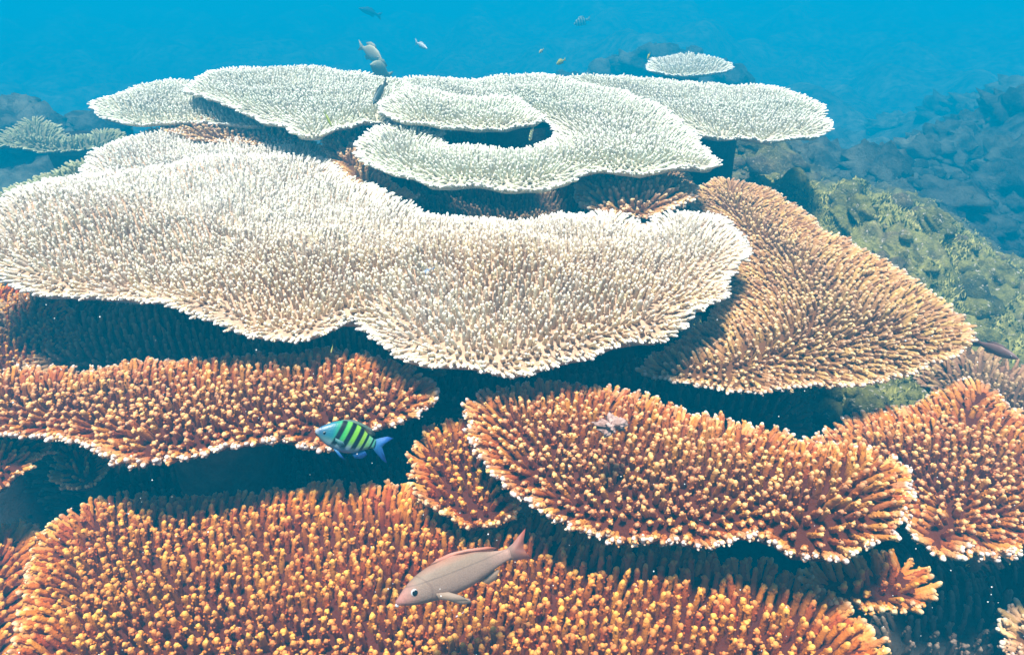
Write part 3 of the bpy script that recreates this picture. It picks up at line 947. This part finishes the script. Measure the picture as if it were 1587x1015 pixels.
def fin(name, pts, L, mat, root, y=0.0, splay=0.0, thick=0.004, root_pts=2):
    """thin solid fin from an outline in the fish's side plane; the first root_pts points sit on the body"""
    P = np.array(pts, float)
    n = len(P)
    c = P[:root_pts].mean(0)
    dist = np.linalg.norm(P - c, axis=1); dist = dist / dist.max()
    V = []; F = []; E = []
    for sgn in (1, -1):
        for k in range(n):
            t = thick * (1 - 0.75 * dist[k])
            V.append(((0.5 - P[k, 0]) * L, (y + sgn * t + splay * dist[k]) * L, P[k, 1] * L)); E.append(0.0 if k < root_pts else float(dist[k]))
        V.append(((0.5 - c[0] - (P[:, 0].mean() - c[0]) * .6) * L, (y + sgn * thick * .8 + splay * .4) * L, (c[1] + (P[:, 1].mean() - c[1]) * .6) * L)); E.append(0.35)
    m = n + 1
    for k in range(n):
        k2 = (k + 1) % n
        F.append((k, k2, n)); F.append((m + k2, m + k, m + n))
        F.append((k, m + k, m + k2, k2))
    o = mesh_obj(name, V, F, mat, root)
    a = o.data.attributes.new('edge', 'FLOAT', 'POINT'); a.data.foreach_set('value', E)
    return o


def ball(name, c, r, mat, parent, squash=1.0, n=12, k=8):
    V = []; F = []
    for i in range(k + 1):
        th = math.pi * i / k
        for s in range(n):
            a = 2 * math.pi * s / n
            V.append((c[0] + r * math.sin(th) * math.cos(a), c[1] + r * squash * math.cos(th), c[2] + r * math.sin(th) * math.sin(a)))
    for i in range(k):
        for s in range(n):
            F.append((i * n + s, i * n + (s + 1) % n, (i + 1) * n + (s + 1) % n, (i + 1) * n + s))
    return mesh_obj(name, V, F, mat, parent)


def fish_root(name, label, head, tail, dh, dt, roll=0.0):
    a = at(*head, dh); b = at(*tail, dt)
    fwd = (a - b); L = fwd.length; fwd.normalize()
    up = Vector((0, 0, 1)); up = (up - fwd * up.dot(fwd)).normalized()
    side = up.cross(fwd)
    R = Matrix((fwd, side, up)).transposed()
    o = empty(name, (a + b) / 2, label, 'fish')
    o.rotation_euler = (R.to_4x4() @ Matrix.Rotation(roll, 4, 'X')).to_euler()
    return o, L


M_EYE = plain('fish_eye_white', (.50, .50, .48), 0.25, 0.4)
M_PUPIL = plain('fish_pupil', (.006, .006, .008), 0.12, 0.6)


def eyes(root, L, x, z, w, r, ring=None):
    for s in (1, -1):
        c = ((0.5 - x) * L, s * w * L, z * L)
        e = ball('eye', c, r * L, ring or M_EYE, root, 0.45)
        ball('pupil', (c[0], c[1] + s * r * 0.22 * L, c[2]), r * 0.76 * L, M_PUPIL, e, 0.45)


# the striped fish in front of the middle orange table
SERGEANT = [(0, .005, -.012, .008), (.03, .045, -.05, .03), (.10, .10, -.105, .055), (.2, .165, -.155, .075), (.32, .205, -.185, .08), (.44, .21, -.19, .075),
            (.56, .17, -.16, .058), (.66, .105, -.10, .038), (.74, .065, -.06, .022), (.78, .06, -.055, .016)]
root, L = fish_root('striped_fish', 'green and yellow fish with black bars beside the orange middle table', (489, 667), (606, 694), 1.30, 1.33, 0.5)
fish_body(SERGEANT, L, striped_material(), root)
teal_fin = fin_material('teal_fin', (.05, .18, .18), (.10, .24, .26))
blue_fin = fin_material('blue_fin', (.03, .17, .34), (.02, .10, .46))
fin('tail_fin', [(.76, .055), (.76, -.05), (.82, -.10), (.93, -.175), (1.0, -.20), (.93, -.09), (.88, -.01), (.93, .06), (1.0, .13), (.91, .13), (.82, .09)], L, blue_fin, root)
grn = fin_material('dorsal_fin_membrane', (.05, .15, .09), (.10, .14, .13))
fin('dorsal_fin', [(.24, .17), (.42, .205), (.60, .14), (.70, .08), (.76, .12), (.68, .185), (.58, .215), (.44, .238), (.30, .212)], L, grn, root, root_pts=4)
fin('anal_fin', [(.50, -.17), (.66, -.095), (.72, -.15), (.66, -.215), (.58, -.225)], L, blue_fin, root)
for s in (1, -1):
    fin('pelvic_fin', [(.27, -.165), (.34, -.18), (.42, -.245), (.46, -.27), (.38, -.25)], L, blue_fin, root, s * 0.02, s * 0.03)
    fin('pectoral_fin', [(.25, -.03), (.255, -.065), (.33, -.10), (.38, -.085), (.35, -.05)], L, teal_fin, root, s * 0.076, s * 0.03, 0.003)
eyes(root, L, .105, .0, .052, .022, plain('dull_eye_ring', (.10, .12, .13), 0.3))

# the pinkish fish over the bottom table
SNAPPER = [(0, -.008, -.022, .008), (.02, .022, -.04, .026), (.08, .066, -.066, .05), (.16, .112, -.088, .064), (.26, .142, -.106, .072), (.38, .150, -.118, .072),
           (.50, .138, -.112, .062), (.62, .105, -.088, .046), (.72, .070, -.058, .03), (.80, .046, -.04, .018), (.84, .044, -.04, .014)]
SNAPPER = [(a, b * 0.92, c_ * 0.92, d_) for (a, b, c_, d_) in SNAPPER]
root, L = fish_root('pinkish_fish', 'pinkish grey fish with red tail swimming over the bottom orange coral', (613, 932), (822, 845), 1.28, 1.34, 0.55)
fish_body(SNAPPER, L, snapper_material(), root)
red_fin = fin_material('red_tail_membrane', (.26, .17, .13), (.42, .10, .06))
fin('tail_fin', [(.82, .042), (.82, -.038), (.90, -.062), (.985, -.092), (.955, -.03), (.945, .0), (.96, .05), (1.0, .125), (.93, .09), (.88, .06)], L, red_fin, root)
low_fin = fin_material('low_dorsal_membrane', (.46, .24, .17), (.60, .16, .08))
fin('dorsal_fin', [(.28, .138), (.44, .138), (.60, .104), (.72, .064), (.76, .075), (.70, .105), (.56, .142), (.44, .160), (.34, .156)], L, low_fin, root, root_pts=4)
pale_fin = fin_material('pale_fin_membrane', (.30, .20, .13), (.42, .30, .21))
fin('anal_fin', [(.58, -.09), (.70, -.06), (.735, -.075), (.69, -.125), (.63, -.135)], L, pale_fin, root)
for s in (1, -1):
    fin('pelvic_fin', [(.31, -.105), (.37, -.11), (.46, -.155), (.47, -.185), (.40, -.175)], L, pale_fin, root, s * 0.025, s * 0.03)
    fin('pectoral_fin', [(.25, -.03), (.26, -.075), (.36, -.125), (.44, -.15), (.40, -.10), (.33, -.05)], L, pale_fin, root, s * 0.071, s * 0.035, 0.003)
eyes(root, L, .125, .020, .050, .027)
mouth = ball('mouth', ((0.5 - .004) * L, 0, -.026 * L), .014 * L, plain('fish_lip', (.55, .55, .58), 0.4), root, 0.9)

# smaller fish
SLIM = [(0, .0, -.01, .006), (.05, .045, -.04, .03), (.18, .09, -.085, .055), (.36, .12, -.115, .065), (.55, .105, -.10, .05), (.72, .055, -.055, .028), (.80, .04, -.04, .014)]
DEEP = [(0, .0, -.01, .006), (.05, .06, -.06, .03), (.18, .16, -.15, .055), (.36, .22, -.21, .065), (.55, .19, -.18, .05), (.72, .07, -.07, .028), (.80, .05, -.05, .014)]


def small_fish(name, label, head, tail, dh, dt, prof, col, fincol, bars=False, roll=0.0):
    root, L = fish_root(name, label, head, tail, dh, dt, roll)
    if bars:
        m, nt, bs = new_mat(name + '_bars')
        u = attr_fac(nt, 'u')
        c = ramp(nt, mathn(nt, 'SINE', mathn(nt, 'MULTIPLY', u, 44.0)), [(0.35, fincol), (0.6, col)])
        nt.links.new(c, bs.inputs['Base Color'])
    else:
        m = plain(name + '_skin', col, 0.45)
    fish_body(prof, L, m, root)
    fm = fin_material(name + '_fin', col, fincol)
    h = max(p[1] for p in prof)
    fin('tail_fin', [(.78, .045), (.78, -.045), (.90, -.11), (1.0, -.15), (.92, .0), (1.0, .15), (.90, .11)], L, fm, root)
    fin('dorsal_fin', [(.25, h * .9), (.45, h * .9), (.62, h * .6), (.70, h * .85), (.5, h * 1.3), (.34, h * 1.25)], L, fm, root, root_pts=3)
    fin('anal_fin', [(.48, -h * .85), (.64, -h * .55), (.70, -h * .85), (.60, -h * 1.15)], L, fm, root)
    eyes(root, L, .12, .02, .045, .02)


small_fish('dark_fish', 'dark teal fish nosing down over the pale upper plates', (578, 162), (600, 124), 2.85, 2.95, SLIM, (.06, .10, .10), (.03, .06, .07))
small_fish('yellow_fish', 'slim yellow green fish above the left upper plate', (514, 197), (502, 172), 2.5, 2.52, SLIM, (.30, .36, .05), (.30, .36, .05))
small_fish('barred_fish', 'tiny yellow barred fish in the gap of the coiled plate', (820, 218), (827, 199), 2.75, 2.8, DEEP, (.55, .55, .20), (.10, .12, .08), True)
small_fish('beige_fish', 'hazy beige fish above the back edge of the upper plates', (592, 93), (555, 70), 6.4, 6.6, DEEP, (.46, .42, .26), (.40, .40, .28))
small_fish('beige_fish', 'blurred grey beige fish right behind the dark teal fish', (574, 100), (608, 120), 5.4, 5.6, DEEP, (.34, .36, .24), (.34, .36, .24))
small_fish('pale_fish', 'small pale fish in open blue water at top centre', (662, 76), (643, 65), 8.5, 8.7, SLIM, (.62, .62, .56), (.62, .62, .56))
small_fish('blue_fish', 'dim dark fish near the top edge left of centre', (556, 13), (592, 26), 12.0, 12.2, SLIM, (.03, .05, .07), (.03, .05, .07))
small_fish('barred_fish', 'faint barred fish in the blue at the top, right of centre', (889, 38), (916, 29), 13.0, 13.1, DEEP, (.45, .48, .30), (.06, .08, .08), True)
small_fish('yellow_fish', 'small yellow fish in blue water above the upper plate', (862, 100), (877, 92), 5.6, 5.62, DEEP, (.50, .46, .05), (.50, .46, .05))
small_fish('yellow_fish', 'tiny pale yellow fish left of the yellow one over the upper plate', (835, 83), (843, 76), 5.6, 5.62, DEEP, (.55, .50, .25), (.55, .50, .25))
small_fish('yellow_fish', 'yellow fish beside the small bright far coral', (1003, 92), (1008, 82), 4.4, 4.42, DEEP, (.50, .46, .06), (.50, .46, .06))
small_fish('yellow_fish', 'tiny yellow fish in the shadow under the cream plate rim', (513, 547), (516, 534), 1.75, 1.76, SLIM, (.42, .42, .10), (.42, .42, .10))
small_fish('blue_fish', 'small pale blue fish resting on the big cream plate', (649, 429), (677, 414), 1.98, 2.0, SLIM, (.26, .34, .52), (.30, .40, .62))
small_fish('brown_fish', 'dim reddish brown fish behind the tip of the tan plate', (1578, 556), (1504, 526), 2.3, 2.35, SLIM, (.16, .09, .08), (.14, .09, .08))
small_fish('pale_fish', 'tiny bluish white fish below the pinkish fish', (706, 956), (720, 948), 1.50, 1.51, SLIM, (.60, .60, .70), (.60, .60, .70))


# ------------------------------------------------------------------ loose lumps, rubble, turf, drifting specks
def lump(c, r, seed, squash=0.7, n=14, k=9, amp=0.35):
    V = []; F = []
    for i in range(k + 1):
        th = math.pi * i / k
        for s in range(n):
            a = 2 * math.pi * s / n
            d = np.array([math.sin(th) * math.cos(a), math.sin(th) * math.sin(a), math.cos(th)])
            V.append(d)
    V = np.array(V)
    q = 1 + amp * fbm(V[:, 0] * 1.6 + seed * 3.1 + V[:, 2], V[:, 1] * 1.6 + seed * 1.7 - V[:, 2], 3, seed % 50)
    V = V * q[:, None] * r
    V[:, 2] *= squash
    V += np.array(c)
    for i in range(k):
        for s in range(n):
            F.append((i * n + s, (i + 1) * n + s, (i + 1) * n + (s + 1) % n, i * n + (s + 1) % n))
    return V, F


def merged(name, items, mat, label=None):
    VV = []; FF = []; o = 0
    for V, F in items:
        VV.append(V); FF += [tuple(x + o for x in f) for f in F]; o += len(V)
    ob = mesh_obj(name, np.vstack(VV), FF, mat)
    ob['kind'] = 'stuff'
    if label:
        ob['label'] = label
    return ob


def ground_at(px, py):
    d = ray(px, py); d = d / np.linalg.norm(d)
    for s in np.arange(1.2, 14, 0.02):
        p = np.array([0, 0, CAM_Z]) + d * s
        if p[2] < float(ground_z(p[0], p[1])):
            return p
    return p


def rough_rock(r, seed):
    V, F = lump((0, 0, 0), 1.0, seed, 1.0, 64, 40, 0.6)
    for f_, a_ in ((4.5, .16), (10, .09), (22, .05)):
        V = V * (1 + a_ * fbm(V[:, 0] * f_ + V[:, 2] * f_ * .7 + seed, V[:, 1] * f_ - V[:, 2] * f_ * .6, 2, seed + int(f_)))[:, None]
    V = V * r
    V[:, 2] *= 0.75
    return V, F


ROCKS = [((1265, 275), .11, 'green algae covered rock behind the back edge of the tan plate'),
         ((1330, 330), .10, 'mottled green rock on the slope beside the tan plate edge'),
         ((1180, 255), .13, 'olive rock under the greenish back right table coral'),
         ((1440, 345), .09, 'blue green rock on the slope, right of the mottled green one'),
         ((1530, 430), .10, 'weedy boulder at the right edge, above the tip of the tan plate'),
         ((1390, 400), .08, 'small green rock touching the long edge of the tan plate'),
         ((1500, 300), .12, 'dim blue boulder at the right, higher on the slope'),
         ((1370, 245), .16, 'hazy blue rock on the far side of the green slope')]
for k, (pp, r, lab) in enumerate(ROCKS):
    g = ground_at(*pp)
    V, F = rough_rock(r, 17 + k)
    o = mesh_obj('reef_rock', V, F, rock_mat)
    o.location = (g[0], g[1], g[2] - r * 0.15)
    o['label'] = lab; o['category'] = 'rock'; o['group'] = 'rocks on the reef slope'

items = []
r2 = np.random.default_rng(5)
gx = r2.uniform(0.7, 4.2, 3000); gy = r2.uniform(2.2, 6.0, 3000); gz = ground_z(gx, gy)
for k in range(3000):
    x, y, z = float(gx[k]), float(gy[k]), float(gz[k])
    r = 0.008 + 0.055 * r2.random() ** 4
    items.append(lump((x, y, z + r * 0.25), r, k, 0.8, 7, 5, 0.6))
for k in range(500):
    x = r2.uniform(-3.4, 1.6); y = r2.uniform(0.8, 6.0)
    z = float(ground_z(x, y))
    r = 0.012 + 0.05 * r2.random() ** 3
    items.append(lump((x, y, z + r * 0.25), r, k, 0.8, 7, 5, 0.6))
merged('coral_rubble', items, rock_mat)
items = []
for k in range(460):
    y = 4.9 + 9 * r2.random() ** 1.2
    x = r2.uniform(-0.75, 0.85) * y
    if abs(x) < 1.6 and y < 5.0:
        continue
    r = r2.uniform(.05, .20) * (0.6 + y / 9)
    V, F = lump((0, 0, 0), 1.0, k, 1.0, 24, 15, 0.8)
    for f_, a_ in ((3.5, .25), (8, .16), (17, .09)):
        V = V * (1 + a_ * fbm(V[:, 0] * f_ + V[:, 2] * f_ * .7 + k, V[:, 1] * f_ - V[:, 2] * f_ * .6, 1, k % 40))[:, None]
    V = V * np.array([r, r, r * r2.uniform(.35, .8)]) + np.array([x, y, float(ground_z(x, y)) + r * 0.1])
    items.append((V, F))
merged('distant_reef_heads', items, rock_mat)

m_turf, nt, bs = new_mat('algae_turf')
c = ramp(nt, noise(nt, position(nt), 5, 4), [(0.35, (.14, .16, .04)), (0.5, (.38, .36, .09)), (0.65, (.52, .47, .17))])
nt.links.new(c, bs.inputs['Base Color'])
bs.inputs['Roughness'].default_value = 0.9
tv = []; tf = []
gx = r2.normal(1.6, 0.65, 15000); gy = r2.normal(3.45, 0.75, 15000); gz = ground_z(gx, gy) - 0.005
gm = fbm(gx * 2.2, gy * 2.2, 2, 8) > -0.08
for x, y, z in zip(gx[gm].tolist(), gy[gm].tolist(), gz[gm].tolist()):
    for b in range(5):
        a = r2.uniform(0, 6.28); h = r2.uniform(.008, .024); w = r2.uniform(.002, .0045); le = r2.uniform(.2, 1.0) * h
        bx, by = x + r2.uniform(-.012, .012), y + r2.uniform(-.012, .012)
        n0 = len(tv)
        ca, sa = math.cos(a), math.sin(a)
        tv += [(bx - sa * w, by + ca * w, z), (bx + sa * w, by - ca * w, z), (bx + ca * le * .5 + sa * w, by + sa * le * .5 - ca * w, z + h * .65),
               (bx + ca * le, by + sa * le, z + h), (bx + ca * le * .5 - sa * w, by + sa * le * .5 + ca * w, z + h * .65)]
        tf.append((n0, n0 + 1, n0 + 2, n0 + 3, n0 + 4))
o = mesh_obj('algae_turf', tv, tf, m_turf)
o['kind'] = 'stuff'

# the pale lump lodged on the right foreground table
g = at(948, 658, 1.46)
m_dead = plate_material('bare_coral_skeleton', (.22, .12, .09), (.56, .40, .34), 60)
V, F = lump((0, 0, 0), 0.016, 4, 0.6, 30, 20, 1.7)
V[:, 0] *= 1.15
o = mesh_obj('dead_coral_lump', V, F, m_dead)
o.location = g
o['label'] = 'pale pinkish dead lump lodged among the right foreground orange branches'; o['category'] = 'dead coral'

m_speck = plain('drifting_speck', (.75, .72, .66), 0.6)
items = []
for k in range(170):
    p = at(r2.uniform(0, 1587), r2.uniform(430, 1015), r2.uniform(0.9, 1.5))
    items.append(lump(tuple(p), r2.uniform(.0005, .0011), k, 1, 5, 4, 0.3))
merged('drifting_specks', items, m_speck)


# ------------------------------------------------------------------ the water
def build_water():
    m = bpy.data.materials.new('sea_water')
    m.use_nodes = True
    nt = m.node_tree
    nt.nodes.clear()
    out = nt.nodes.new('ShaderNodeOutputMaterial')
    pv = nt.nodes.new('ShaderNodeVolumePrincipled')
    pv.inputs['Color'].default_value = WATER_COLOR
    pv.inputs['Density'].default_value = WATER_DENSITY
    pv.inputs['Anisotropy'].default_value = 0.0
    pv.inputs['Absorption Color'].default_value = (0.0, 0.0, 0.0, 1)
    nt.links.new(pv.outputs[0], out.inputs['Volume'])
    x, y0, y1, z0, z1 = 46, -6, 44, -5.2, CAM_Z + 0.25
    V = [(-x, y0, z0), (x, y0, z0), (x, y1, z0), (-x, y1, z0), (-x, y0, z1), (x, y0, z1), (x, y1, z1), (-x, y1, z1)]
    F = [(3, 2, 1, 0), (4, 5, 6, 7), (0, 1, 5, 4), (1, 2, 6, 5), (2, 3, 7, 6), (3, 0, 4, 7)]
    o = mesh_obj('haze', V, F, m, smooth=False)
    o['kind'] = 'stuff'
    o['label'] = 'clear blue sea water fading distance to blue'


build_water()
